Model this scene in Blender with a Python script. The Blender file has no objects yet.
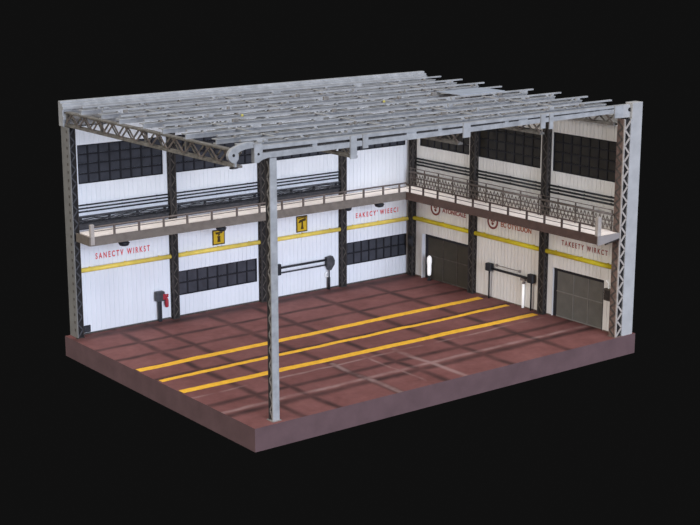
import bpy, math, random
from mathutils import Vector, Matrix

random.seed(7)
SC = bpy.context.scene
COL = SC.collection
PI = math.pi


# ---------------------------------------------------------------- materials
def lin(c):
    out = []
    for v in c:
        v /= 255.0
        out.append(v / 12.92 if v <= 0.04045 else ((v + 0.055) / 1.055) ** 2.4)
    return out


def mat(name, rgb, rough=0.6, var=0.12, scale=3.0, metal=0.0, spec=0.3, stretch=None):
    """painted / dirty surface: base colour (linear) mottled by object-space noise"""
    m = bpy.data.materials.new(name)
    m.use_nodes = True
    nt = m.node_tree
    b = nt.nodes['Principled BSDF']
    b.inputs['Roughness'].default_value = rough
    b.inputs['Metallic'].default_value = metal
    b.inputs['Specular IOR Level'].default_value = spec
    tc = nt.nodes.new('ShaderNodeTexCoord')
    mp = nt.nodes.new('ShaderNodeMapping')
    if stretch:
        mp.inputs['Scale'].default_value = stretch
    nz = nt.nodes.new('ShaderNodeTexNoise')
    nz.inputs['Scale'].default_value = scale
    nz.inputs['Detail'].default_value = 5
    nz.inputs['Roughness'].default_value = 0.6
    rp = nt.nodes.new('ShaderNodeValToRGB')
    rp.color_ramp.elements[0].position = 0.3
    rp.color_ramp.elements[1].position = 0.7
    rp.color_ramp.elements[0].color = [c * (1 - var) for c in rgb] + [1]
    rp.color_ramp.elements[1].color = [min(1, c * (1 + var)) for c in rgb] + [1]
    nt.links.new(tc.outputs['Object'], mp.inputs['Vector'])
    nt.links.new(mp.outputs['Vector'], nz.inputs['Vector'])
    nt.links.new(nz.outputs['Fac'], rp.inputs['Fac'])
    nt.links.new(rp.outputs['Color'], b.inputs['Base Color'])
    return m


M = {}
M['panel'] = mat('painted_panel', (.82, .83, .85), .55, .03, 1.2, stretch=(1, 1, .25))
M['panel_warm'] = mat('painted_panel_warm', (.82, .81, .79), .6, .07, 1.2, stretch=(1, 1, .25))
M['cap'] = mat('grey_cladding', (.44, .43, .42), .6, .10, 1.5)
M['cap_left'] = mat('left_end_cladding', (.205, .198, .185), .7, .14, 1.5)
M['galv'] = mat('galvanised_steel', (.36, .36, .36), .5, .22, 2.5)
M['sheet'] = mat('pale_roof_sheet', (.36, .39, .44), .5, .12, 2)
M['galv_dark'] = mat('weathered_steel', (.24, .22, .20), .6, .35, 4)
M['truss'] = mat('truss_steel', (.18, .165, .145), .6, .45, 4)
M['truss_web'] = mat('truss_web_steel', (.15, .125, .11), .6, .5, 5)
M['col_dark'] = mat('column_steel', (.040, .034, .031), .6, .4, 5)
M['col_lattice'] = mat('column_lattice_steel', (.085, .072, .062), .6, .4, 5)
M['col_void'] = mat('column_web_steel', (.016, .014, .013), .7, .3, 5)
M['col_end'] = mat('end_column_steel', (.42, .37, .33), .6, .2, 5)
M['col_brown'] = mat('brown_column_steel', (.17, .115, .095), .6, .5, 6)
M['frame'] = mat('window_frame', (.013, .013, .017), .5, .2, 4)
M['pane'] = mat('dark_window_glass', (.050, .052, .062), .35, .25, 2, spec=.4)
M['pane_r'] = mat('dark_brown_window_glass', (.030, .027, .022), .4, .3, 2)
M['door_dark'] = mat('dark_door_paint', (.055, .048, .036), .6, .15, 2)
M['door_grey'] = mat('grey_door_paint', (.135, .13, .118), .6, .12, 2)
M['door_rib'] = mat('grey_door_rib', (.21, .20, .185), .6, .1, 2)
M['black'] = mat('black_pipe_paint', (.020, .021, .025), .5, .2, 4)
M['tray'] = mat('dark_cable_tray', (.060, .060, .066), .5, .35, 5)
M['yellow'] = mat('yellow_pipe_paint', (.88, .66, .12), .5, .12, 3)
M['stripe'] = mat('yellow_floor_paint', (.95, .47, .035), .7, .18, 4)
M['beacon'] = mat('beacon_lens', (.45, .40, .10), .4, .2, 6)
M['yellow_right'] = mat('olive_yellow_pipe_paint', (.66, .53, .02), .5, .14, 3)
M['red'] = mat('red_lettering_paint', (.72, .07, .07), .6, .15, 6)
M['redbrown'] = mat('red_brown_paint', (.30, .055, .045), .6, .15, 6)
M['emblem'] = mat('dark_red_emblem_paint', (.20, .042, .036), .6, .2, 6)
M['orange'] = mat('orange_brown_paint', (.42, .12, .06), .6, .2, 6)
M['cat_steel'] = mat('catwalk_steel', (.185, .155, .13), .6, .18, 3)
M['cat_brown'] = mat('catwalk_brown_steel', (.105, .066, .055), .6, .18, 3)
M['cat_end'] = mat('catwalk_end_plate', (.30, .265, .25), .6, .1, 3)
M['deck'] = mat('catwalk_deck', (.96, .84, .76), .7, .07, 2)
M['rail'] = mat('rail_steel', (.15, .12, .105), .6, .2, 3)
M['rail_brown'] = mat('brown_rail_steel', (.075, .052, .044), .6, .2, 3)
M['rail_dark'] = mat('rear_rail_steel', (.12, .098, .085), .6, .35, 4)
M['white'] = mat('white_paint_added_glow', (.93, .93, .92), .4, .02, 3)
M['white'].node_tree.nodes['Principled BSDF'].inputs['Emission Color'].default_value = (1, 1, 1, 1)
M['white'].node_tree.nodes['Principled BSDF'].inputs['Emission Strength'].default_value = .4  # added glow to brighten the plain white parts; none is a lamp
M['signyellow'] = mat('sign_yellow', (.62, .40, .02), .5, .1, 5)
M['signdark'] = mat('sign_dark', (.06, .035, .008), .5, .2, 5)
M['extred'] = mat('extinguisher_red', (.42, .03, .045), .4, .1, 5)
M['pale'] = mat('worn_pale_paint', (.30, .17, .14), .8, .2, 3)
M['lamp_glass'] = mat('lamp_glass', (.25, .24, .22), .3, .1, 5)


def floor_material():
    m = bpy.data.materials.new('red_slab_floor')
    m.use_nodes = True
    nt = m.node_tree
    N, L = nt.nodes, nt.links
    b = N['Principled BSDF']
    b.inputs['Roughness'].default_value = .75
    b.inputs['Specular IOR Level'].default_value = .25
    tc = N.new('ShaderNodeTexCoord')
    wn = N.new('ShaderNodeTexNoise')
    wn.inputs['Scale'].default_value = .55
    wn.inputs['Detail'].default_value = 3
    L.new(tc.outputs['Object'], wn.inputs['Vector'])
    sub = N.new('ShaderNodeVectorMath'); sub.operation = 'SUBTRACT'
    sub.inputs[1].default_value = (.5, .5, .5)
    L.new(wn.outputs['Color'], sub.inputs[0])
    scl = N.new('ShaderNodeVectorMath'); scl.operation = 'SCALE'
    scl.inputs['Scale'].default_value = .35
    L.new(sub.outputs['Vector'], scl.inputs[0])
    add = N.new('ShaderNodeVectorMath'); add.operation = 'ADD'
    L.new(tc.outputs['Object'], add.inputs[0])
    L.new(scl.outputs['Vector'], add.inputs[1])
    sep = N.new('ShaderNodeSeparateXYZ')
    L.new(add.outputs['Vector'], sep.inputs[0])

    def mathn(op, a, bb):
        n = N.new('ShaderNodeMath'); n.operation = op
        for i, v in enumerate((a, bb)):
            if v is None:
                continue
            if isinstance(v, (int, float)):
                n.inputs[i].default_value = v
            else:
                L.new(v, n.inputs[i])
        return n.outputs[0]

    def line_dist(sock, vals):
        cur = None
        for v, w in vals:
            d = mathn('ABSOLUTE', mathn('SUBTRACT', sock, v), None)
            d = mathn('DIVIDE', d, w)
            cur = d if cur is None else mathn('MINIMUM', cur, d)
        return cur
    jx = line_dist(sep.outputs['X'], [(-17.75, .27), (-16.1, .25), (-13.0, .31), (-10.5, .29), (-6.85, .32), (-3.4, .31)])  # dirty tile seams, with roof-beam shadow painted into the same dark lines
    jy = line_dist(sep.outputs['Y'], [(-.55, .55), (-2.6, .25), (-4.42, .27), (-6.1, .25), (-7.75, .22), (-9.75, .24), (-11.85, .28), (-13.3, .34)])
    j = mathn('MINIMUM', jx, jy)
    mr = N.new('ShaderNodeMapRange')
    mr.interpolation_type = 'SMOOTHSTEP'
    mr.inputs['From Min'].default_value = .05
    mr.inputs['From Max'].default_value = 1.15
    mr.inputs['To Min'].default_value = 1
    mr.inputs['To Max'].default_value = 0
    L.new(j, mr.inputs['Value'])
    # uneven dirt and painted-in roof-beam shadow along the dark lines
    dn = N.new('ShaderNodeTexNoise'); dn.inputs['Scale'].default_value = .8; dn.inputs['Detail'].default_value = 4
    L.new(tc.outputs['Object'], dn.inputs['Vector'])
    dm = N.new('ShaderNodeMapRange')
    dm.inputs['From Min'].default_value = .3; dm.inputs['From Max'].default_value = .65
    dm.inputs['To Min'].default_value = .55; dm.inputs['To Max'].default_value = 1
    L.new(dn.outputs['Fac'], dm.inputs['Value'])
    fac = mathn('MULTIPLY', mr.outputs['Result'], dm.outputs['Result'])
    # slab colour
    n1 = N.new('ShaderNodeTexNoise'); n1.inputs['Scale'].default_value = .5; n1.inputs['Detail'].default_value = 8; n1.inputs['Roughness'].default_value = .65
    L.new(tc.outputs['Object'], n1.inputs['Vector'])
    rp = N.new('ShaderNodeValToRGB')
    rp.color_ramp.elements[0].position = .3; rp.color_ramp.elements[0].color = (.172, .062, .055, 1)
    rp.color_ramp.elements[1].position = .7; rp.color_ramp.elements[1].color = (.275, .112, .101, 1)
    L.new(n1.outputs['Fac'], rp.inputs['Fac'])
    n2 = N.new('ShaderNodeTexNoise'); n2.inputs['Scale'].default_value = 3.5; n2.inputs['Detail'].default_value = 6
    L.new(tc.outputs['Object'], n2.inputs['Vector'])
    mx0 = N.new('ShaderNodeMixRGB'); mx0.blend_type = 'MULTIPLY'; mx0.inputs['Fac'].default_value = .35
    L.new(rp.outputs['Color'], mx0.inputs['Color1']); L.new(n2.outputs['Fac'], mx0.inputs['Color2'])
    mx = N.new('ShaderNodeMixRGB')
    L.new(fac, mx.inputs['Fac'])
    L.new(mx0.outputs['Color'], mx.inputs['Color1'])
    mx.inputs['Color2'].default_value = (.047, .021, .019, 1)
    # worn pale scuffs: along the front edge and in three cross tracks
    px = line_dist(sep.outputs['X'], [(-12.95, .20), (-9.5, .22), (-11.2, .12)])
    py = line_dist(sep.outputs['Y'], [(-12.85, .20), (-10.65, .12)])
    pz = N.new('ShaderNodeMapRange'); pz.inputs['From Min'].default_value = -10.3; pz.inputs['From Max'].default_value = -9.5
    pz.inputs['To Min'].default_value = 0; pz.inputs['To Max'].default_value = 9
    L.new(sep.outputs['Y'], pz.inputs['Value'])
    pj = mathn('MINIMUM', mathn('ADD', px, pz.outputs['Result']), py)
    pm = N.new('ShaderNodeMapRange'); pm.interpolation_type = 'SMOOTHSTEP'
    pm.inputs['From Min'].default_value = .1; pm.inputs['From Max'].default_value = 1.1
    pm.inputs['To Min'].default_value = .7; pm.inputs['To Max'].default_value = 0
    L.new(pj, pm.inputs['Value'])
    sn = N.new('ShaderNodeTexNoise'); sn.inputs['Scale'].default_value = .7; sn.inputs['Detail'].default_value = 6
    L.new(tc.outputs['Object'], sn.inputs['Vector'])
    sm = N.new('ShaderNodeMapRange'); sm.inputs['From Min'].default_value = .36; sm.inputs['From Max'].default_value = .58
    L.new(sn.outputs['Fac'], sm.inputs['Value'])
    pf = mathn('MULTIPLY', pm.outputs['Result'], sm.outputs['Result'])
    mp2 = N.new('ShaderNodeMixRGB')
    L.new(pf, mp2.inputs['Fac']); L.new(mx.outputs['Color'], mp2.inputs['Color1'])
    mp2.inputs['Color2'].default_value = (.36, .235, .215, 1)
    L.new(mp2.outputs['Color'], b.inputs['Base Color'])
    return m


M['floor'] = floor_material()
M['slab_side'] = mat('slab_side', (.125, .074, .076), .8, .14, 1.0)


# ---------------------------------------------------------------- mesh helpers
class MB:
    def __init__(s):
        s.v, s.f, s.mi, s.sm = [], [], [], []

    def box(s, x0, x1, y0, y1, z0, z1, mi=0):
        x0, x1 = sorted((x0, x1)); y0, y1 = sorted((y0, y1)); z0, z1 = sorted((z0, z1))
        n = len(s.v)
        s.v += [(x0, y0, z0), (x1, y0, z0), (x1, y1, z0), (x0, y1, z0), (x0, y0, z1), (x1, y0, z1), (x1, y1, z1), (x0, y1, z1)]
        for q in ((3, 2, 1, 0), (4, 5, 6, 7), (0, 1, 5, 4), (1, 2, 6, 5), (2, 3, 7, 6), (3, 0, 4, 7)):
            s.f.append([n + i for i in q]); s.mi.append(mi); s.sm.append(False)
        return s

    def bar(s, a, b, w, t, up=(0, 0, 1)):
        """rectangular bar from a to b: w across, t along up"""
        a, b = Vector(a), Vector(b)
        d = (b - a).normalized(); u = Vector(up)
        if abs(d.dot(u)) > .98:
            u = Vector((0, 1, 0))
        r = d.cross(u).normalized() * (w / 2); u = r.cross(d).normalized() * (t / 2)
        n = len(s.v)
        for p in (a, b):
            for k in (-r - u, r - u, r + u, -r + u):
                s.v.append(tuple(p + k))
        for q in ((3, 2, 1, 0), (4, 5, 6, 7), (0, 1, 5, 4), (1, 2, 6, 5), (2, 3, 7, 6), (3, 0, 4, 7)):
            s.f.append([n + i for i in q]); s.mi.append(0); s.sm.append(False)
        return s

    def tube(s, pts, r, seg=10, radii=None):
        pts = [Vector(p) for p in pts]
        n = len(s.v)
        for i, p in enumerate(pts):
            d = (pts[min(i + 1, len(pts) - 1)] - pts[max(i - 1, 0)]).normalized()
            u = Vector((0, 0, 1)) if abs(d.z) < .95 else Vector((0, 1, 0))
            a = d.cross(u).normalized(); b = a.cross(d)
            rr = radii[i] if radii else r
            for k in range(seg):
                t = 2 * PI * k / seg
                s.v.append(tuple(p + (a * math.cos(t) + b * math.sin(t)) * rr))
        for i in range(len(pts) - 1):
            for k in range(seg):
                k2 = (k + 1) % seg
                s.f.append([n + i * seg + k, n + i * seg + k2, n + (i + 1) * seg + k2, n + (i + 1) * seg + k]); s.mi.append(0); s.sm.append(True)
        s.f.append([n + k for k in range(seg)][::-1]); s.mi.append(0); s.sm.append(False)
        e = n + (len(pts) - 1) * seg
        s.f.append([e + k for k in range(seg)]); s.mi.append(0); s.sm.append(False)
        return s

    def prism(s, poly, off):
        """extrude planar polygon by vector off"""
        n = len(s.v); k = len(poly); off = Vector(off)
        s.v += [tuple(p) for p in poly] + [tuple(Vector(p) + off) for p in poly]
        s.f.append(list(range(n, n + k))); s.f.append(list(range(n + 2 * k - 1, n + k - 1, -1)))
        for i in range(k):
            j = (i + 1) % k
            s.f.append([n + i, n + k + i, n + k + j, n + j])
        s.mi += [0] * (k + 2); s.sm += [False] * (k + 2)
        return s

    def strip(s, outer, inner, off):
        """band between two equal-length polylines, extruded by off"""
        for i in range(len(outer) - 1):
            s.prism([outer[i], outer[i + 1], inner[i + 1], inner[i]], off)
        return s

    def build(s, name, mats, parent=None, bevel=0.0, org=None):
        me = bpy.data.meshes.new(name)
        o0 = Vector(org) if org is not None else Vector((0, 0, 0))
        me.from_pydata([tuple(Vector(v) - o0) for v in s.v], [], s.f)
        if not isinstance(mats, (list, tuple)):
            mats = [mats]
        for m in mats:
            me.materials.append(m)
        me.polygons.foreach_set('material_index', s.mi)
        me.polygons.foreach_set('use_smooth', s.sm)
        import bmesh
        bm = bmesh.new(); bm.from_mesh(me)
        bmesh.ops.recalc_face_normals(bm, faces=bm.faces)
        bm.to_mesh(me); bm.free()
        me.update()
        ob = bpy.data.objects.new(name, me)
        COL.objects.link(ob)
        if org is not None:
            ob.location = o0
        if parent is not None:
            ob.parent = parent
            pl = parent.matrix_basis.translation if parent.parent is None else Vector((0, 0, 0))
            ob.location = o0 - (WORLD.get(parent.name, Vector((0, 0, 0))))
        WORLD[ob.name] = o0
        if bevel:
            bv = ob.modifiers.new('bevel', 'BEVEL'); bv.width = bevel; bv.segments = 2; bv.limit_method = 'ANGLE'
        return ob


WORLD = {}


def tag(o, label=None, cat=None, group=None, kind=None):
    if label: o['label'] = label
    if cat: o['category'] = cat
    if group: o['group'] = group
    if kind: o['kind'] = kind
    return o


def thing(name, loc, label, cat, group=None):
    o = bpy.data.objects.new(name, None)
    COL.objects.link(o); o.location = loc
    o.empty_display_size = .2
    WORLD[o.name] = Vector(loc)
    return tag(o, label, cat, group)


# on the right wall (plane x = 0) things are laid out with u = -y; on the left wall (plane y = 0) with u = x
class Side:
    """maps (u along wall, depth towards the room, z) to the world"""
    def __init__(s, k): s.k = k
    def p(s, u, d, z): return (u, -d, z) if s.k == 'L' else (-d, u, z)
    def box(s, mb, u0, u1, d0, d1, z0, z1, mi=0):
        a, b = s.p(u0, d0, z0), s.p(u1, d1, z1)
        return mb.box(a[0], b[0], a[1], b[1], a[2], b[2], mi)


LW, RW = Side('L'), Side('R')

# ---------------------------------------------------------------- floor slab
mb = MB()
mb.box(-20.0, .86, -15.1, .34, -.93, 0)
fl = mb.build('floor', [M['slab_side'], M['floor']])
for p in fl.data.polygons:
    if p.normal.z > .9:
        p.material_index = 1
tag(fl, kind='structure')

# ---------------------------------------------------------------- walls with real openings and grooves
GAP, GD = .034, .022


def clad(S, mb, u0, u1, z0, z1, depth=.12, pitch=.235):
    """corrugated sheet rectangle: flat pans separated by narrow recessed grooves"""
    lo, hi = min(u0, u1), max(u0, u1)
    u = lo
    k = math.floor(lo / pitch) + 1
    edges = []
    while k * pitch < hi - .03:
        if k * pitch > lo + .03:
            edges.append(k * pitch)
        k += 1
    a = lo
    for e in edges:
        S.box(mb, a, e - GAP / 2, -depth, 0, z0, z1)
        S.box(mb, e - GAP / 2, e + GAP / 2, -depth, -GD, z0, z1)
        a = e + GAP / 2
    S.box(mb, a, hi, -depth, 0, z0, z1)


def wall(S, name, lo, hi, ztop, openings, m, back0, back1):
    """openings: list of (u0,u1,z0,z1)"""
    mb = MB()
    us = sorted({lo, hi} | {o[0] for o in openings} | {o[1] for o in openings})
    for a, b in zip(us[:-1], us[1:]):
        mid = (a + b) / 2
        cuts = sorted((o[2], o[3]) for o in openings if o[0] < mid < o[1])
        z = 0.0
        for c0, c1 in cuts:
            if c0 > z + .01:
                clad(S, mb, a, b, z, c0)
            z = c1
        if z < ztop - .01:
            clad(S, mb, a, b, z, ztop)
    S.box(mb, back0, back1, -.20, -.125, 0, ztop)
    o = mb.build(name, m)
    return tag(o, kind='structure')


WZ0, WZ1 = 6.93, 8.68
L_up = [(-19.16, -14.84), (-14.27, -9.70), (-9.14, -4.86), (-4.31, -.33)]
L_low = [(-14.22, -9.72), (-4.18, -.20)]
R_up = [(-4.58, -.76), (-9.56, -5.24), (-14.27, -10.36)]
R_door = [(-4.86, -1.22), (-13.86, -10.62)]
wall(LW, 'wall_left', -19.40, 0, 9.50, [(a, b, WZ0, WZ1) for a, b in L_up] + [(a, b, 1.03, 2.21) for a, b in L_low], M['panel'], -19.40, .12)
wall(RW, 'wall_right', -14.72, 0, 9.50, [(a, b, WZ0 + .02, 8.78) for a, b in R_up] + [(a, b, 0, 2.37) for a, b in R_door], M['panel_warm'], -14.72, .12)

# smooth grey end pilasters and the parapet beam on the back
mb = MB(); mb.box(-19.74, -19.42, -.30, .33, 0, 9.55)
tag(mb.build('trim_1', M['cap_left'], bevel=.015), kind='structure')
mb = MB(); mb.box(.02, .67, -15.08, -14.66, 0, 10.60)
tag(mb.build('trim_2', M['cap'], bevel=.015), kind='structure')
mb = MB()
mb.box(-19.78, 1.06, .02, .40, 9.56, 10.56)
mb.box(-19.78, 1.06, .18, .40, 10.56, 10.66)
mb.box(-19.78, 1.06, -.06, .02, 9.86, 10.02)
mb.box(-19.78, 1.06, -.06, .02, 10.30, 10.44)
tag(mb.build('trim_3', M['galv'], bevel=.012), kind='structure')
mb = MB(); mb.box(.205, .72, -14.6, .0, 0, 9.9)
tag(mb.build('trim_4', M['cap']), kind='structure')
# dark skirting where the cladding meets the floor
mb = MB()
for a, b in ((-19.38, -14.68), (-14.26, -9.66), (-9.26, -4.74), (-4.34, -.04)):
    mb.box(a, b, -.035, -.002, 0, .07)
tag(mb.build('baseboard_left', M['col_lattice']), kind='structure')
mb = MB()
for a, b in ((-1.14, -.56), (-9.86, -5.31), (-10.58, -10.30), (-14.5, -13.9)):
    mb.box(-.035, -.002, a, b, 0, .05)
tag(mb.build('baseboard_right', M['col_brown']), kind='structure')

# ---------------------------------------------------------------- windows
wn = 0


def window(S, u0, u1, z0, z1, nx, nz, pm):
    global wn
    wn += 1
    w = thing('window_%d' % wn, S.p((u0 + u1) / 2, -.07, z0), None, None)
    w['kind'] = 'structure'
    fr = MB()
    e = .05
    S.box(fr, u0 + .003, u0 + e, -.118, -.02, z0 + .003, z1 - .003); S.box(fr, u1 - e, u1 - .003, -.118, -.02, z0 + .003, z1 - .003)
    S.box(fr, u0 + e, u1 - e, -.118, -.02, z0 + .003, z0 + e); S.box(fr, u0 + e, u1 - e, -.118, -.02, z1 - e, z1 - .003)
    for i in range(1, nx):
        u = u0 + (u1 - u0) * i / nx
        S.box(fr, u - .035, u + .035, -.10, -.04, z0 + e, z1 - e)
    for i in range(1, nz):
        z = z0 + (z1 - z0) * i / nz
        S.box(fr, u0 + e, u1 - e, -.10, -.042, z - .032, z + .032)
    wf = fr.build('window_frame', M['frame'], w)
    pn = MB()
    for i in range(nx):
        for j in range(nz):
            a, b = u0 + (u1 - u0) * i / nx, u0 + (u1 - u0) * (i + 1) / nx
            c, d = z0 + (z1 - z0) * j / nz, z0 + (z1 - z0) * (j + 1) / nz
            S.box(pn, a + .04, b - .04, -.095, -.075, c + .04, d - .04)
    pn.build('panes', pm, wf)


for a, b in L_up: window(LW, a, b, WZ0, WZ1, 8, 4, M['pane'])
for a, b in L_low: window(LW, a, b, 1.03, 2.21, 8, 2, M['pane'])
for a, b in R_up: window(RW, a, b, WZ0 + .02, 8.78, 7, 4, M['pane_r'])


# ---------------------------------------------------------------- doors on the right wall
def door(n, u0, u1, z1, pm, rm):
    d = thing('door_%d' % n, RW.p((u0 + u1) / 2, -.1, 0), None, None)
    d['kind'] = 'structure'
    fr = MB()
    RW.box(fr, u1 - .20, u1 - .003, -.12, -.085, 0, z1 - .003)     # far jamb
    RW.box(fr, u0 + .003, u0 + .07, -.12, -.03, 0, z1 - .003)
    RW.box(fr, u0 + .07, u1 - .20, -.12, -.03, z1 - .13, z1 - .003)
    fr.build('door_frame', M['frame'], d)
    if n == 1:
        q = MB(); RW.box(q, u1, u1 + .07, .002, .13, 0, z1); q.build('jamb_casing', M['panel'], d)
    a, b = u0 + .075, u1 - .205
    lf = MB()
    RW.box(lf, a, b, -.12, -.10, .01, z1 - .135)
    w = b - a
    leaf = lf.build('door_leaf', pm, d)
    rb = MB()
    for k in (.36, .68):
        RW.box(rb, b - w * k - .02, b - w * k + .02, -.099, -.075, .01, z1 - .135)
    RW.box(rb, a, b, -.099, -.07, z1 * .53 - .025, z1 * .53 + .025)
    RW.box(rb, a, b, -.099, -.08, .01, .07)
    rb.build('door_rib', rm, leaf)


door(1, R_door[0][0], R_door[0][1], 2.37, M['door_dark'], M['col_lattice'])
door(2, R_door[1][0], R_door[1][1], 2.37, M['door_grey'], M['door_rib'])


# ---------------------------------------------------------------- lattice columns
def zigzag(mb, P, u0, u1, z0, z1, pitch, w, t, up):
    """diagonals bouncing between u0 and u1 while climbing from z0 to z1; P(u,z) -> point"""
    n = max(2, int(round((z1 - z0) / pitch)))
    h = (z1 - z0) / n
    for i in range(n):
        a, b = (u0, u1) if i % 2 == 0 else (u1, u0)
        mb.bar(P(a, z0 + i * h), P(b, z0 + (i + 1) * h), w, t, up)


def column(S, uc, label, ztop=9.53, w=.34, d=.26):
    c = thing('lattice_column', S.p(uc, d / 2, 0), label, 'column')
    a, b = uc - w / 2, uc + w / 2
    MBx = MB(); S.box(MBx, a + .03, b - .03, .012, d - .03, .03, ztop)
    MBx.build('column_web', M['col_void'], c)
    for u in (a, b - .075):
        q = MB(); S.box(q, u, u + .075, d - .075, d, .03, ztop); q.build('corner_angle', M['col_dark'], c)
    for u in (a, b - .06):
        q = MB(); S.box(q, u, u + .06, .004, .06, .03, ztop); q.build('corner_angle', M['col_dark'], c)
    lt = MB()
    upf = (0, 1, 0) if S.k == 'L' else (1, 0, 0)
    ups = (1, 0, 0) if S.k == 'L' else (0, 1, 0)
    zigzag(lt, lambda u, z: S.p(u, d - .018, z), a + .05, b - .05, .1, ztop - .1, .34, .04, .02, upf)
    us = a + .015 if S.k == 'L' else a + .015
    zigzag(lt, lambda dd, z: S.p(us, dd, z), .04, d - .05, .1, ztop - .1, .26, .035, .02, ups)
    lt.build('lattice', M['col_lattice'], c)
    bp = MB(); S.box(bp, a - .02, b + .02, .004, d + .02, 0, .03); bp.build('base_plate', M['col_dark'], c)
    return c


column(LW, -14.47, 'dark lattice wall column left of the long low window under the catwalk')
column(LW, -9.46, 'dark lattice wall column right of the long low window, seen beside the front post')
column(LW, -4.54, 'dark lattice wall column between the second yellow sign and the rightmost white bay')
column(RW, -5.09, 'dark lattice column at the right edge of the dark brown garage door', w=.38)
column(RW, -10.08, 'dark lattice column just left of the grey garage door', w=.38)
column(RW, -.36, 'dark lattice column in the inside corner where the two walls meet', w=.36)

# end columns: open lattice faces outwards at each free end of the walls
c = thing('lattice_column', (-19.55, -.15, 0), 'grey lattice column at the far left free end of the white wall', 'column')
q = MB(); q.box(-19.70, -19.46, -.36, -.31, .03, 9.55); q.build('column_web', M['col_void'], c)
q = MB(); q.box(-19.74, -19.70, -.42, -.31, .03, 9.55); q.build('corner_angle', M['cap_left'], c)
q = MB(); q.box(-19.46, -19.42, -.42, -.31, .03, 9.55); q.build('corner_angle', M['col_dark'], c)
q = MB(); zigzag(q, lambda u, z: (u, -.39, z), -19.70, -19.46, .06, 9.5, .30, .06, .03, (0, 1, 0)); q.build('lattice', M['tray'], c)
q = MB()
for k in range(26): q.box(-19.752, -19.741, -.27, -.17, .3 + .36 * k, .42 + .36 * k)
q.build('web_holes', M['col_lattice'], c)
q = MB(); q.box(-19.78, -19.40, -.45, -.301, 0, .03); q.build('base_plate', M['col_dark'], c)

c = thing('lattice_column', (-.15, -14.88, 0), 'brown lattice column at the right free end of the wall beside the grey door', 'column')
q = MB(); q.box(-.36, 0, -15.02, -14.70, .03, 9.9); q.build('column_web', M['col_void'], c)
q = MB(); q.box(-.45, -.38, -15.08, -15.02, .03, 9.9); q.build('corner_angle', M['col_end'], c)
q = MB(); q.box(-.05, .015, -15.08, -15.02, .03, 9.9); q.build('corner_angle', M['cap'], c)
q = MB(); q.box(-.45, -.38, -15.02, -14.66, .03, 9.9); q.build('side_flange', M['col_brown'], c)
q = MB(); zigzag(q, lambda u, z: (u, -15.055, z), -.38, -.05, .06, 9.8, .36, .085, .03, (0, 1, 0)); q.build('lattice', M['col_end'], c)
q = MB(); zigzag(q, lambda u, z: (-.458, u, z), -15.0, -14.70, .06, 9.8, .26, .08, .014, (1, 0, 0)); q.build('side_lattice', M['col_lattice'], c)
q = MB(); q.box(-.49, .015, -15.09, -14.64, 0, .03); q.build('base_plate', M['col_brown'], c)

# front post
c = thing('front_post', (-18.92, -14.72, 0), 'tall light grey box post standing alone at the front left of the floor', 'post')
q = MB(); q.box(-19.03, -18.73, -14.88, -14.82, .03, 10.03); q.build('front_flange', M['galv'], c)
q = MB(); q.box(-18.97, -18.77, -14.82, -14.64, .03, 10.03); q.build('post_web', M['col_lattice'], c)
q = MB(); q.box(-19.03, -18.73, -14.64, -14.58, .03, 10.03); q.build('rear_flange', M['col_dark'], c)
q = MB(); zigzag(q, lambda u, z: (-19.0, u, z), -14.82, -14.64, .1, 9.9, .30, .07, .03, (1, 0, 0)); q.build('lattice', M['galv_dark'], c)
q = MB(); q.box(-19.08, -18.68, -14.93, -14.53, 0, .03); q.build('base_plate', M['galv_dark'], c)

# ---------------------------------------------------------------- roof: trusses across, purlins along, front girder
T0, T1 = 9.58, 10.22


def truss(x, label, y0=-.46, y1=-14.50, m='truss'):
    t = thing('roof_truss', (x, y0, T0), label, 'roof truss')
    q = MB(); q.box(x - .13, x + .13, y1, y0, T0, T0 + .085); q.box(x - .03, x + .03, y1, y0, T0 + .085, T0 + .13)
    q.build('bottom_chord', M[m], t)
    q = MB(); q.box(x - .13, x + .13, y1, y0, T1 - .055, T1); q.box(x - .03, x + .03, y1, y0, T1 - .10, T1 - .055)
    q.build('top_chord', M[m], t)
    n = 22
    L = y0 - y1
    for i in range(n):
        ya, yb = y0 - L * i / n, y0 - L * (i + 1) / n
        za, zb = (T0 + .06, T1 - .06) if i % 2 == 0 else (T1 - .06, T0 + .06)
        for sx, fl in ((-.09, 0), (.09, 1)):
            p0, p1 = (za, zb) if not fl else (T0 + T1 - za, T0 + T1 - zb)
            q = MB(); q.bar((x + sx, ya, p0), (x + sx, yb, p1), .075, .03, (1, 0, 0)); q.build('brace', M[m if fl else 'truss_web'], t)
    for k in (0, n // 4, n // 2, 3 * n // 4):
        y = y0 - L * k / n - .04
        q = MB(); q.box(x - .055, x + .055, y - .06, y + .03, T0 + .06, T1 - .06); q.build('upright', M[m], t)
    return t


TX = [-19.6, -14.86, -9.5, -4.9, -.42]
TL = ['brown lattice roof truss over the far left open edge, ending at the curled bracket',
      'lattice roof truss under the purlins above the column left of the low window',
      'lattice roof truss in the middle of the roof, third from the left edge',
      'lattice roof truss second from the right end of the roof',
      'lattice roof truss running along the top of the right wall']
truss(TX[0], TL[0], -.07, -13.75)
for x, l in zip(TX[1:], TL[1:]):
    truss(x, l)

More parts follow.
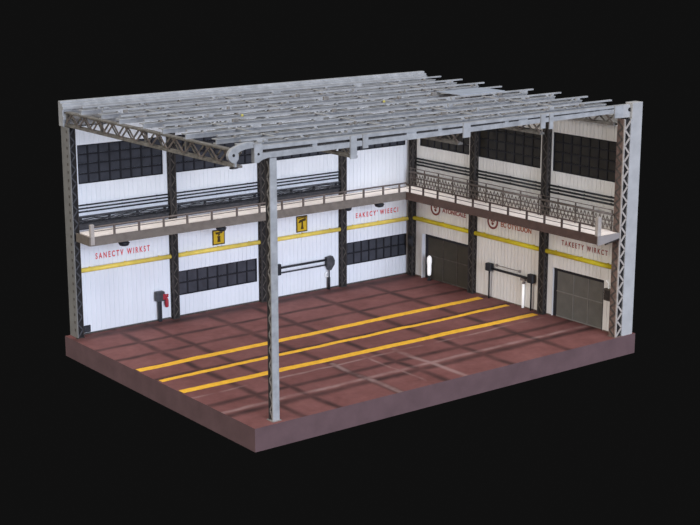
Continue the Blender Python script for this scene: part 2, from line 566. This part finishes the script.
PY = [-1.4, -3.1, -4.85, -6.6, -8.35, -10.1, -11.9, -13.5]
ORD = ['nearest the back parapet', 'second out from the back parapet', 'third out from the back parapet', 'fourth out from the back parapet',
       'fourth back from the front girder', 'third back from the front girder', 'second back from the front girder', 'next behind the front girder']
PXE = [.80, .74, .62, .15, .55, .62, .50, .35]
for i, y in enumerate(PY):
    t = thing('roof_purlin', (-9.5, y, T1), 'long grey two-rail roof purlin, ' + ORD[i], 'roof purlin', 'roof purlins side by side')
    xl = -19.62 + random.uniform(-.1, .15)
    xr = PXE[i]
    q = MB(); q.box(xl, xr - .45, y - .10, y + .10, T1 + .002, T1 + .05); q.box(xl, xr - .45, y - .10, y - .06, T1 + .05, T1 + .17); q.box(xl, xr - .45, y - .15, y + .22, T1 + .165, T1 + .20)
    q.build('channel_beam', M['galv'], t)
    q = MB(); q.box(xl + .1, xr, y - .06, y + .06, T1 + .28, T1 + .345)
    q.build('top_rail', M['galv'], t)
    x = xl + .8
    while x < xr - .7:
        while any(abs(x - bx) < .62 for bx in (-17.4, -12.3, -7.3, -2.7)): x += .1
        if x > xr - .7: break
        ww = random.choice((.10, .14, .5))
        q = MB(); q.box(x, x + ww, y - .07, y + .07, T1 + .201, T1 + .279); q.box(x - .03, x + .09, y - .18, y + .05, T1 + .201, T1 + .25)
        q.build('spacer_bracket', M['galv' if random.random() < .6 else 'galv_dark'], t)
        if random.random() < .5:
            q = MB(); q.box(x + .25, x + .25 + random.uniform(.08, .3), y - .17, y - .075, T1 + .201, T1 + random.uniform(.25, .36)); q.build('clamp', M['galv_dark' if random.random() < .5 else 'galv'], t)
        x += random.uniform(1.3, 2.1)

# light cross battens lying on the purlin rails, and a solid plate
BX = [-17.4, -12.3, -7.3, -2.7]
BL = ['thin grey batten across the purlins near the left roof edge', 'thin grey batten across the purlins left of mid roof',
      'thin grey batten across the purlins right of mid roof', 'thin grey batten across the purlins near the right roof edge']
for x, l in zip(BX, BL):
    q = MB(); q.box(x - .05, x + .05, -13.75, -.6, T1 + .2015, T1 + .245)
    tag(q.build('roof_batten', M['galv'], bevel=.008, org=(x, -7.3, T1 + .2)), l, 'roof batten')
q = MB(); q.box(-4.0, -1.2, -8.3, -6.65, T1 + .347, T1 + .37)
tag(q.build('roof_plate', M['sheet'], org=(-2.6, -7.5, T1 + .347)), 'smooth pale grey sheet lying on the purlins near the right end of the roof', 'roof sheet')

for (x, y, l) in ((-15.9, -8.35, 'small yellow beacon on a roof purlin at the left of the roof'),
                  (-8.5, -8.35, 'small yellow beacon on a roof purlin at the middle of the roof')):
    t = thing('roof_beacon', (x, y, T1 + .346), l, 'beacon')
    q = MB(); q.tube([(x, y, T1 + .346), (x, y, T1 + .38)], .07, 12); q.build('base', M['galv_dark'], t)
    q = MB(); q.tube([(x, y, T1 + .38), (x, y, T1 + .44), (x, y, T1 + .47)], .06, 12, [.06, .055, .02]); q.build('lens', M['beacon'], t)

# front girder with hooked left end
GY = -14.88
g = thing('front_girder', (-9.5, GY, 10.03), 'long light grey double-chord girder along the open front edge of the roof', 'girder')
q = MB(); q.prism([(-19.02, GY, 10.05), (0, GY, 10.20), (0, GY, 10.38), (-19.02, GY, 10.26)], (0, .20, 0)); q.build('lower_chord', M['galv'], g)
q = MB(); q.prism([(-19.45, GY, 10.375), (0, GY, 10.42), (0, GY, 10.52), (-19.45, GY, 10.52)], (0, .20, 0)); q.build('upper_chord', M['galv'], g)
q = MB(); q.box(-19.0, 0, GY + .18, GY + .21, 10.26, 10.385); q.build('girder_web', M['col_dark'], g)
for x in (-17.1, -12.6, -11.0, -7.4, -6.6, -3.0, -1.8):
    w = .5 if x in (-12.6, -6.6, -1.8) else .22
    q = MB(); q.box(x, x + w, GY + .03, GY + .18, 10.26, 10.385); q.build('web_stiffener', M['galv'], g)
# end plate and its curved knee
q = MB()
poly = [(-19.72, 9.93), (-19.52, 9.93), (-19.44, 9.99), (-19.33, 10.03), (-19.18, 10.06), (-19.02, 10.08), (-19.02, 10.26), (-19.36, 10.26), (-19.36, 10.60), (-19.72, 10.60)]
q.prism([(x, GY - .05, z) for x, z in poly], (0, .20, 0)); ep = q.build('end_plate', M['galv'], g)
q = MB(); q.tube([(-19.55, GY - .075, 10.24), (-19.55, GY - .05, 10.24)], .045, 14); q.build('bolt', M['col_void'], ep)
# hook: one bent plate with a rounded, drilled end
hook = [(-19.73, 10.70), (-20.01, 10.71), (-20.2, 10.68), (-20.43, 10.62), (-20.65, 10.53), (-20.77, 10.42), (-20.82, 10.28), (-20.79, 10.15), (-20.68, 10.04), (-20.55, 9.99), (-20.45, 10.03), (-20.37, 10.13), (-20.36, 10.25), (-20.38, 10.36), (-20.27, 10.41), (-20.1, 10.45), (-19.89, 10.47), (-19.73, 10.47)]
q = MB(); q.prism([(x, GY - .03, z) for x, z in hook], (0, .16, 0)); hk = q.build('curled_hook', M['galv'], g, .015)
q = MB(); q.tube([(-20.59, GY - .045, 10.29), (-20.59, GY - .031, 10.29)], .055, 14); q.build('hook_pin', M['col_void'], hk)
q = MB(); q.box(-20.53, -20.45, GY, GY + .10, 9.86, 10.03); q.build('hook_stem', M['galv'], hk)
q = MB(); q.box(-20.68, -20.42, GY - .02, GY + .12, 9.80, 9.86); q.build('hook_foot', M['col_dark'], hk)
# plates hanging at the truss ends
for (x0, x1, z0) in ((-15.40, -15.10, 9.64), (-14.80, -14.55, 9.99), (-9.74, -9.36, 9.93), (-5.42, -5.16, 9.92), (-4.92, -4.70, 9.86), (-.95, -.42, 9.98)):
    q = MB(); q.box(x0, x1, GY - .06, GY - .002, z0, 10.52); q.build('hanger_plate', M['galv'], g)
q = MB(); q.box(-.46, .015, GY - .05, GY - .002, 9.96, 10.50); ep = q.build('corner_plate', M['cap'], g)
q = MB(); q.tube([(-.02, -14.97, 10.30), (-.02, -14.93, 10.30)], .085, 14); q.build('bolt', M['col_void'], ep)

# ---------------------------------------------------------------- catwalk (two runs meeting at the corner)
CD = 1.66
FZ0, FZ1 = 4.47, 4.86


def posts_run(S, us, parent, m, top=5.30):
    for u in us:
        q = MB(); S.box(q, u - .042, u + .042, CD - .02, CD + .05, FZ1, top); q.build('post', m, parent)


c = thing('catwalk', (-10.6, -.95, 4.55), 'long brown-grey catwalk with a pale deck along the left white wall', 'catwalk')
q = MB(); q.box(-19.41, -CD - .01, -CD, -.27, 4.72, 4.84); q.build('deck', M['deck'], c)
q = MB(); q.box(-19.56, -CD - .01, -CD - .06, -CD - .002, FZ0, FZ1); q.box(-19.56, -CD - .01, -CD - .09, -CD - .002, FZ0, FZ0 + .05)
q.build('front_fascia', M['cat_steel'], c)
q = MB(); q.box(-19.62, -19.565, -CD - .06, -.45, FZ0, 4.86); q.build('end_plate', M['cat_steel'], c)
q = MB()
for x in (-18.5, -16.6, -13.0, -11.2, -8.0, -6.0, -3.4):
    q.box(x, x + .12, -CD, -.06, 4.50, 4.715)
q.build('joist', M['cat_steel'], c)
posts_run(LW, [-18.36, -17.12, -15.86, -14.62, -13.30, -11.92, -10.65, -9.35, -8.1, -6.85, -5.6, -4.4, -3.15, -2.1], c, M['rail'])
q = MB(); q.box(-19.56, -19.38, -CD - .08, -CD + .06, FZ1 - .36, 5.42); q.build('end_post', M['col_end'], c)
q = MB(); q.tube([(-19.42, -CD - .01, 5.30), (-CD, -CD - .01, 5.30)], .04, 8); q.build('top_rail', M['rail'], c)
q = MB(); q.tube([(-19.42, -CD - .01, 5.10), (-CD, -CD - .01, 5.10)], .018, 6); q.build('mid_rail', M['rail'], c)

c = thing('catwalk', (-.95, -7.7, 4.55), 'brown catwalk with a pale deck along the right wall above the garage doors', 'catwalk')
q = MB(); q.box(-CD, -.27, -14.62, -.56, 4.72, 4.84); q.box(-CD, -.46, -15.0, -14.62, 4.72, 4.84); q.build('deck', M['deck'], c)
q = MB(); q.box(-CD - .06, -CD - .002, -15.0, -CD - .10, FZ0, FZ1); q.box(-CD - .09, -CD - .06, -15.0, -CD - .10, FZ0, FZ0 + .05)
q.build('front_fascia', M['cat_brown'], c)
q = MB()
q.prism([(-1.84, -15.07, 4.44), (-1.84, -15.07, 4.86), (-.46, -15.07, 4.86), (-.46, -15.07, 4.62), (-1.30, -15.07, 4.50)], (0, .06, 0))
q.build('end_plate', M['cat_end'], c)
q = MB(); q.tube([(-1.35, -15.05, 4.44), (-.47, -15.05, 4.585)], .035, 8); q.build('brace_rod', M['col_dark'], c)
q = MB()
for y in (-2.6, -4.4, -6.4, -8.2, -11.2, -12.9):
    q.box(-CD, -.06, y, y + .12, 4.50, 4.715)
q.build('joist', M['cat_brown'], c)
posts_run(RW, [-2.0, -3.05, -4.15, -5.5, -6.75, -7.95, -9.2, -10.45, -11.6, -12.7, -13.8], c, M['rail_brown'], 5.26)
q = MB(); q.box(-1.86, -1.64, -15.06, -14.90, 4.87, 5.72); q.build('end_post', M['col_end'], c)
q = MB(); q.tube([(-CD - .01, -CD - .06, 5.26), (-CD - .01, -14.9, 5.26)], .035, 8); q.build('top_rail', M['rail_brown'], c)
q = MB(); q.tube([(-CD - .01, -CD - .06, 5.06), (-CD - .01, -14.9, 5.06)], .018, 6); q.build('mid_rail', M['rail'], c)

# rear lattice guard rails on the right wall, one to each bay
for (a, b, l) in ((-5.0, -.50, 'brown lattice guard rail on the right catwalk, in the bay nearest the corner'),
                  (-10.0, -5.03, 'brown lattice guard rail on the right catwalk, in the middle bay'),
                  (-14.6, -10.03, 'brown lattice guard rail on the right catwalk, in the bay nearest the free end')):
    X = -.42
    t = thing('rear_guard_rail', (X, (a + b) / 2, 4.84), l, 'guard rail')
    for z, r in ((5.80, .022), (5.60, .055), (5.30, .03), (5.12, .022)):
        q = MB(); q.tube([(X, a, z), (X, b, z)], r, 8); q.build('rail', M['rail_dark'], t)
    n = 4
    for i in range(n + 1):
        y = a + .06 + (b - a - .12) * i / n
        q = MB(); q.box(X - .025, X + .025, y - .025, y + .025, 4.843, 5.78); q.build('post', M['rail_dark'], t)
    q = MB(); k = 19
    for i in range(k):
        ya, yb = a + .1 + (b - a - .2) * i / k, a + .1 + (b - a - .2) * (i + 1) / k
        for za, zb in ((4.90, 5.54), (5.54, 4.90)):
            za += random.uniform(0, .08) * (1 if za < 5 else -1); zb += random.uniform(0, .08) * (1 if zb < 5 else -1)
            q.bar((X, ya, za), (X, yb, zb), .028, .028, (1, 0, 0))
    q.build('lattice', M['rail_dark'], t)  # crossed bars also stand in for the railing's shadow on the wall

# ---------------------------------------------------------------- wall pipes
LB = [(-19.38, -14.66), (-14.28, -9.65), (-9.27, -4.73), (-4.35, -.01)]
RB = [(-4.88, -.55), (-9.87, -5.30), (-14.62, -10.29)]
LN = ['leftmost bay of the left wall', 'low-window bay with a yellow sign', 'bay just right of the front post', 'left wall bay beside the corner']
RN = ['dark garage door bay', 'middle bay of the right wall', 'grey garage door bay']


def wallpipe(S, a, b, z, r, m, name, label, cat, group, d0=None):
    d = r + .035 if d0 is None else d0
    t = thing(name, S.p((a + b) / 2, d, z), label, cat, group)
    q = MB(); q.tube([S.p(a, d, z), S.p(b, d, z)], r, 12); pr = q.build('pipe_run', m, t)
    for k in (.12, .5, .88):
        u = a + (b - a) * k
        q = MB(); S.box(q, u - .03, u + .03, .0005, d + r * .2, z - r * .9, z + r * 1.02); q.build('pipe_mount', m, pr)


for (a, b), n in zip(LB, LN):
    wallpipe(LW, a, b, 3.03, .105, M['yellow'], 'yellow_pipe', 'yellow horizontal pipe on the white cladding, ' + n, 'pipe', 'yellow wall pipes')
for (a, b), n in zip(RB, RN):
    wallpipe(RW, a, b, 3.12, .108, M['yellow_right'], 'yellow_pipe', 'yellow horizontal pipe on the cladding, ' + n, 'pipe', 'yellow wall pipes')
PO = ['top', 'middle', 'bottom']
for (a, b), n in list(zip(LB, LN))[:3]:
    for z, o in zip((5.98, 5.83, 5.68), PO):
        wallpipe(LW, a, b, z, .036, M['black'], 'black_pipe', '%s of three thin black pipes above the catwalk, %s' % (o, n), 'pipe', 'black pipes above the left catwalk', .06)
for (a, b), n in zip(RB, RN):
    for z, o in zip((6.27, 6.11, 5.95), PO):
        wallpipe(RW, a, b, z, .046, M['black'], 'black_pipe', '%s of three thin black pipes above the catwalk, %s' % (o, n), 'pipe', 'black pipes above the right catwalk', .07)

# cable trays just above the left catwalk
for (a, b), n in list(zip(LB, LN))[:3]:
    t = thing('cable_tray', ((a + b) / 2, -.12, 5.0), 'dark tray of cables just above the left catwalk, ' + n, 'cable tray')
    q = MB(); q.box(a, b, -.16, -.04, 5.06, 5.11); q.build('side_rail', M['tray'], t)
    q = MB(); q.box(a, b, -.16, -.04, 5.44, 5.50); q.build('side_rail', M['tray'], t)
    q = MB(); q.box(a, b, -.05, -.02, 4.86, 5.20); q.build('back_plate', M['tray'], t)
    for k in range(4):
        x = a + .2 + (b - a - .4) * k / 3
        q = MB(); q.box(x - .04, x + .04, -.15, -.03, 5.11, 5.44); q.build('rung', M['tray'], t)
    for k in range(7):
        z0 = 5.15 + .052 * k + (.0 if k < 5 else .02)
        pts = [(a + (b - a) * i / 20, -.185 - .02 * (k % 2), z0 + random.uniform(-.022, .022)) for i in range(21)]
        q = MB(); q.tube(pts, .02 if k > 3 else .024, 6); q.build('cable', M['black' if k % 3 else 'tray'], t)

# ---------------------------------------------------------------- lettering, emblems, signs
def lettering(S, s, u0, u1, zc, h, m, label, squeeze=True, shear=0):
    cu = bpy.data.curves.new('lettering', 'FONT')
    cu.body = s; cu.size = 1; cu.extrude = .02; cu.offset = .022; cu.align_x = 'LEFT'; cu.shear = shear
    tmp = bpy.data.objects.new('tmp', cu); COL.objects.link(tmp)
    bpy.context.view_layer.update()
    me = bpy.data.meshes.new_from_object(tmp.evaluated_get(bpy.context.evaluated_depsgraph_get()))
    bpy.data.objects.remove(tmp)
    xs = [v.co.x for v in me.vertices]; ys = [v.co.y for v in me.vertices]
    x0, x1, y0, y1 = min(xs), max(xs), min(ys), max(ys)
    # reading direction: +x on the left wall, -y on the right wall
    L = abs(u1 - u0)
    uc = (u0 + u1) / 2
    for v in me.vertices:
        a = ((v.co.x - x0) / (x1 - x0) - .5) * L
        z = ((v.co.y - y0) / (y1 - y0) - .5) * h
        d = .004 + (.008 if v.co.z > 0 else 0)
        v.co = (a, -d, z) if S.k == 'L' else (-d, -a, z)
    me.materials.clear(); me.materials.append(m)
    o = bpy.data.objects.new('sign_lettering', me); COL.objects.link(o)
    o.location = S.p(uc, 0, zc)
    return tag(o, label, 'lettering')


lettering(LW, 'S A N E C T V   W I R K S T', -18.48, -15.68, 3.56, .28, M['red'], 'red painted words on the leftmost white bay above the yellow pipe')
lettering(LW, 'E A K E C Y \'  W I E E C I', -3.60, -.80, 3.57, .27, M['red'], 'red painted words on the white bay beside the corner, above the window')
lettering(RW, 'ATONICALE', -2.62, -4.42, 3.84, .24, M['redbrown'], 'red-brown painted word beside the round emblem above the dark door')
lettering(RW, 'EC OTYLIUON', -6.98, -9.10, 3.84, .26, M['orange'], 'orange-brown painted word beside the round emblem in the middle right bay')
lettering(RW, 'T A K E E T Y   W I R K C T', -11.12, -14.0, 3.66, .25, M['redbrown'], 'red painted words on the bay above the grey garage door')


def emblem(uc, zc, r, label):
    t = thing('round_emblem', RW.p(uc, 0, zc), label, 'emblem')
    n = 28
    ring = MB()
    for i in range(n):
        a0, a1 = 2 * PI * i / n, 2 * PI * (i + 1) / n
        ring.prism([RW.p(uc + rr * math.cos(a), .004, zc + rr * math.sin(a)) for rr, a in ((r, a0), (r, a1), (r * .74, a1), (r * .74, a0))], (-.014, 0, 0))
    ring.build('sign_ring', M['emblem'], t)
    q = MB(); q.prism([RW.p(uc + r * .73 * math.cos(2 * PI * i / n), .004, zc + r * .73 * math.sin(2 * PI * i / n)) for i in range(n)], (-.008, 0, 0)); dc = q.build('disc', M['panel_warm'], t)
    q = MB()
    for pts in ([(-.42, .22), (-.2, .30), (-.1, .05), (-.3, -.05)], [(.42, .22), (.2, .30), (.1, .05), (.3, -.05)], [(-.28, -.15), (.28, -.15), (.12, -.45), (-.12, -.45)], [(-.08, .35), (.08, .35), (.06, -.15), (-.06, -.15)]):
        q.prism([RW.p(uc + x * r, .0125, zc + z * r) for x, z in pts], (-.006, 0, 0))
    q.build('mark', M['emblem'], dc)


emblem(-2.09, 3.86, .38, 'round red-brown emblem high on the wall above the dark door')
emblem(-6.40, 3.87, .38, 'round red-brown emblem high on the middle right bay')


def warning_sign(u0, u1, z0, z1, label, man):
    t = thing('warning_sign', LW.p((u0 + u1) / 2, 0, z0), label, 'sign')
    q = MB(); LW.box(q, u0, u1, .004, .035, z0, z1); q.build('border', M['signdark'], t, .01)
    q = MB(); LW.box(q, u0 + .06, u1 - .06, .0355, .045, z0 + .06, z1 - .06); fc = q.build('face', M['signyellow'], t)
    uc, zc, w, h = (u0 + u1) / 2, (z0 + z1) / 2, u1 - u0, z1 - z0
    q = MB()

    def pg(pts): q.prism([LW.p(uc + x * w, .0455, zc + z * h) for x, z in pts], (0, -.008, 0))
    if man:
        pg([(-.30, .34), (.32, .36), (.28, .25), (-.22, .20)])
        pg([(-.10, .20), (.12, .22), (.05, .10), (-.04, .10)])
        pg([(-.13, .08), (.13, .08), (.10, -.10), (.13, -.32), (-.13, -.32), (-.10, -.10)])
    else:
        pg([(-.33, .12), (-.2, .26), (.34, .36), (.34, .18), (.06, .16), (-.30, .06)])
        pg([(-.05, .16), (.08, .17), (.08, -.05), (.14, -.32), (-.12, -.32), (-.05, -.05)])
        pg([(-.36, .40), (.36, .43), (.36, .37), (-.36, .34)])
    q.build('symbol', M['signdark'], fc)


warning_sign(-12.27, -11.57, 3.2, 3.94, 'yellow warning sign with a dark symbol above the long low window', True)
warning_sign(-7.36, -6.68, 3.18, 4.0, 'yellow warning sign with a dark symbol in the bay of the black rail', False)

# ---------------------------------------------------------------- lamps below the catwalk
for x, l in ((-17.75, 'small dark lamp under the left catwalk above the red lettering'),
             (-12.62, 'small dark lamp under the catwalk above the first yellow sign'),
             (-5.0, 'small dark lamp under the catwalk at the column left of the corner bay'),
             (-3.16, 'small dark lamp under the catwalk above the corner bay lettering')):
    y = -1.38 if x != -5.0 else -1.2
    k = .7 if x == -5.0 else 1
    t = thing('flood_lamp', (x, y, 4.5), l, 'lamp')
    q = MB(); q.box(x - .07, x + .07, y - .07, y + .07, 4.42, 4.719); q.build('hanger_mount', M['black'], t)
    q = MB(); q.tube([(x, y, 4.42), (x, y, 4.34), (x, y, 4.22)], .2, 14, [.16 * k, .26 * k, .20 * k]); sh = q.build('lamp_shade', M['black'], t)
    q = MB(); q.tube([(x, y, 4.219), (x, y, 4.19)], .15, 14, [.15 * k, .11 * k]); q.build('lens', M['lamp_glass'], sh)

# ---------------------------------------------------------------- fittings at floor level
# bay 1: cabinet on a thick pole, extinguisher, vent box
t = thing('control_pedestal', (-15.3, -.2, 0), 'dark control box on a thick black pole in the leftmost white bay', 'control box')
q = MB(); q.box(-15.42, -15.26, -.26, -.10, 0, 1.0); q.build('pole', M['black'], t, .02)
q = MB(); q.box(-15.56, -15.12, -.34, -.06, .99, 1.46); bb = q.build('box_body', M['tray'], t, .05)
q = MB(); q.box(-15.24, -15.12 + .005, -.36, -.345, 1.08, 1.34); q.build('box_latch', M['extred'], bb)['label'] = 'red latch'
t = thing('fire_extinguisher', (-14.92, -.12, .6), 'small red fire extinguisher hung by the column in the leftmost bay', 'extinguisher')
q = MB(); q.tube([(-14.92, -.11, .62), (-14.92, -.11, .66), (-14.92, -.11, .96), (-14.92, -.11, 1.04), (-14.92, -.11, 1.10)], .1, 14, [.07, .09, .09, .06, .03]); cy_ = q.build('cylinder', M['extred'], t)
q = MB(); q.box(-14.95, -14.84, -.14, -.08, 1.101, 1.17); q.box(-14.97, -14.82, -.13, -.09, 1.19, 1.24); q.box(-14.86, -14.83, -.13, -.09, 1.17, 1.19); q.build('valve_handle', M['extred'], cy_)
q = MB(); q.box(-14.97, -14.87, -.03, -.003, .7, 1.0); q.build('wall_mount', M['black'], t)
q = MB(); q.tube([(-14.97, -.12, 1.13), (-15.04, -.13, 1.08), (-15.05, -.13, .9), (-15.03, -.13, .75)], .015, 6); q.build('hose', M['black'], cy_)
t = thing('floor_vent_box', (-19.08, -.05, .1), 'small dark wall vent at floor level at the far left end', 'vent')
q = MB(); q.box(-19.26, -18.90, -.07, -.003, .10, .42); vb = q.build('vent_body', M['black'], t, .01)
q = MB()
for k in range(4): q.box(-19.22, -18.94, -.085, -.0705, .15 + .06 * k, .18 + .06 * k)
q.build('louvre', M['tray'], vb)

# bay 3: double pipe barrier
t = thing('pipe_barrier', (-6.9, -.16, 0), 'black two-bar pipe barrier on the white bay just right of the front post', 'barrier')
q = MB(); q.tube([(-8.45, -.16, 1.56), (-5.60, -.16, 1.56)], .055, 10); q.build('top_bar', M['black'], t)
q = MB(); q.tube([(-8.45, -.16, 1.30), (-5.60, -.16, 1.30)], .035, 10); q.build('lower_bar', M['black'], t)
q = MB(); q.box(-8.66, -8.42, -.22, -.04, 1.20, 1.76); q.build('wall_mount', M['black'], t, .02)
q = MB()
q.prism([(-5.62, -.26, 1.70), (-5.26, -.26, 1.74), (-5.12, -.26, 1.50), (-5.14, -.26, 1.28), (-5.36, -.26, 1.0), (-5.50, -.26, 1.02), (-5.62, -.26, 1.30)], (0, .21, 0)); q.build('junction_box', M['tray'], t, .02)
q = MB(); q.tube([(-5.42, -.15, 1.02), (-5.42, -.15, .62)], .035, 8); q.build('upper_leg', M['black'], t)
q = MB(); q.tube([(-5.44, -.15, .62), (-5.44, -.15, 0)], .075, 10); q.build('lower_leg', M['black'], t)
q = MB(); q.tube([(-5.52, -.12, .9), (-5.64, -.12, .82), (-5.62, -.12, .7), (-5.5, -.12, .66)], .02, 6); q.build('hook', M['white'], t)

# right bay 2: barrier with two legs
t = thing('pipe_barrier', (-.16, -7.9, 0), 'black single-bar pipe barrier on two legs in the middle right bay', 'barrier')
q = MB(); q.tube([(-.16, -6.45, 1.55), (-.16, -9.2, 1.55)], .06, 10); q.build('bar', M['black'], t)
for y, z, h in ((-6.40, 1.40, .40), (-9.36, 1.36, .44)):
    q = MB(); q.box(-.30, -.05, y - .19, y + .19, z, z + h); q.build('post_box', M['black'], t, .05)
    q = MB(); q.tube([(-.16, y, z), (-.16, y, 0)], .045, 8); q.build('leg', M['black'], t)
q = MB(); q.tube([(-.06, -6.75, 1.74), (-.06, -8.5, 1.74)], .022, 8)
for y in (-6.8, -8.42): q.box(-.1, -.003, y - .04, y + .04, 1.68, 1.80)
q.build('conduit', M['cat_end'], t)
q = MB(); q.box(-.2, -.05, -8.92, -8.62, 1.36, 1.48); q.build('bracket', M['cat_end'], t)
t = thing('white_downpipe', (-.12, -8.78, 0), 'bright white upright tube under the black barrier bar in the middle right bay', 'tube')
q = MB(); q.tube([(-.12, -8.78, .02), (-.12, -8.78, 1.20)], .06, 12); tb = q.build('tube_body', M['white'], t)
q = MB(); q.tube([(-.12, -8.78, 1.201), (-.12, -8.78, 1.30)], .075, 12); q.build('collar', M['cat_end'], tb)
q = MB(); q.tube([(-.12, -8.78, 0), (-.12, -8.78, .019)], .09, 12); q.build('foot', M['cat_end'], t)

# boxes on the right wall
t = thing('switch_box', (-.33, -.45, 1.6), 'small dark switch box on the inside corner column', 'switch box')
q = MB(); q.box(-.38, -.262, -.62, -.30, 1.62, 2.16); bb = q.build('box_body', M['black'], t, .02)
q = MB(); q.box(-.40, -.381, -.55, -.37, 1.75, 2.0); q.build('box_cover', M['tray'], bb)
t = thing('switch_box', (-.08, -14.2, 1.5), 'dark brown switch box on the cladding right of the grey garage door', 'switch box')
q = MB(); q.box(-.16, -.003, -14.48, -14.0, 1.50, 2.06); bb = q.build('box_body', M['col_lattice'], t, .02)
q = MB(); q.box(-.18, -.161, -14.42, -14.06, 1.56, 2.0); q.build('box_cover', M['col_dark'], bb, .005)
q = MB(); q.tube([(-.06, -14.2, 2.06), (-.06, -14.2, 2.3), (-.06, -14.05, 2.42)], .02, 6); q.build('conduit', M['white'], t)

# white canister by the dark door
t = thing('white_canister', (-.16, -1.83, 0), 'bright white upright canister on a dark foot beside the dark garage door', 'canister')
q = MB(); q.tube([(-.16, -1.83, z) for z in (.26, .34, .60, .80, 1.02, 1.2, 1.28, 1.32)], .15, 16, [.07, .10, .11, .105, .13, .12, .08, .03]); cb = q.build('canister_body', M['white'], t)
q = MB(); q.tube([(-.16, -1.83, z) for z in (0, .05, .06, .259)], .1, 12, [.13, .12, .06, .06]); q.build('foot', M['black'], t)

# ---------------------------------------------------------------- painted floor stripes
def stripe(y0, y1, xa, xb, w, label):
    q = MB(); n = 120
    rnd = random.Random(int(abs(y0) * 100))
    e0, e1 = [], []
    wob = kink = 0
    for i in range(n + 1):
        t = i / n
        x = xa + (xb - xa) * t; y = y0 + (y1 - y0) * t
        if i % 10 == 0: kink = rnd.uniform(-.05, .05)
        wob = wob * .75 + kink * .25 + rnd.uniform(-.015, .015)
        e0.append((x, y + w / 2 + wob, .001)); e1.append((x, y - w / 2 + wob * .6 + rnd.uniform(-.012, .012), .001))
    q.strip(e0, e1, (0, 0, .003))
    o = q.build('floor_stripe', M['stripe'], org=((xa + xb) / 2, (y0 + y1) / 2, 0))
    return tag(o, label, 'floor marking')


stripe(-6.20, -6.10, -19.93, -.45, .42, 'yellow painted floor stripe nearest the left white wall')
stripe(-8.02, -7.98, -19.90, -.36, .30, 'thinner middle one of the three yellow painted floor stripes')
stripe(-9.72, -9.98, -19.94, -.45, .42, 'yellow painted floor stripe nearest the open front edge')


# ---------------------------------------------------------------- camera
cx, cy, cz, yaw, pit, f = -48.1676, -57.6283, 18.5161, .916553, .234602, 1448.798
cam = bpy.data.cameras.new('camera')
cam.sensor_fit = 'HORIZONTAL'; cam.sensor_width = 36
cam.lens = f * 36 / 700
cam.clip_end = 500
co = bpy.data.objects.new('camera', cam); COL.objects.link(co)
fw = Vector((math.cos(yaw) * math.cos(pit), math.sin(yaw) * math.cos(pit), -math.sin(pit)))
co.location = (cx, cy, cz)
co.rotation_euler = fw.to_track_quat('-Z', 'Y').to_euler()
SC.camera = co


# ---------------------------------------------------------------- light
def sun(name, frm, energy, color, angle):
    l = bpy.data.lights.new(name, 'SUN'); l.energy = energy; l.color = color; l.angle = math.radians(angle)
    o = bpy.data.objects.new(name, l); COL.objects.link(o)
    o.rotation_euler = (-Vector(frm)).normalized().to_track_quat('-Z', 'Y').to_euler()
    o.location = Vector(frm).normalized() * 40
    return o


sun('sun_front', (-.12, -1, .20), 2.7, (.85, .94, 1.15), 35)
sun('sun_side', (-1, -.05, .30), 1.30, (1.07, 1.0, .91), 35)
sun('sun_top', (-.12, -.25, 1), 2.55, (.98, .99, 1.02), 45)
w = bpy.data.worlds.new('world'); SC.world = w
w.use_nodes = True
w.node_tree.nodes['Background'].inputs['Color'].default_value = (.0053, .0053, .0053, 1)
w.node_tree.nodes['Background'].inputs['Strength'].default_value = 1.0

SC.view_settings.view_transform = 'Standard'
SC.view_settings.look = 'None'
SC.view_settings.exposure = 0
SC.view_settings.gamma = 1
SC.cycles.max_bounces = 6
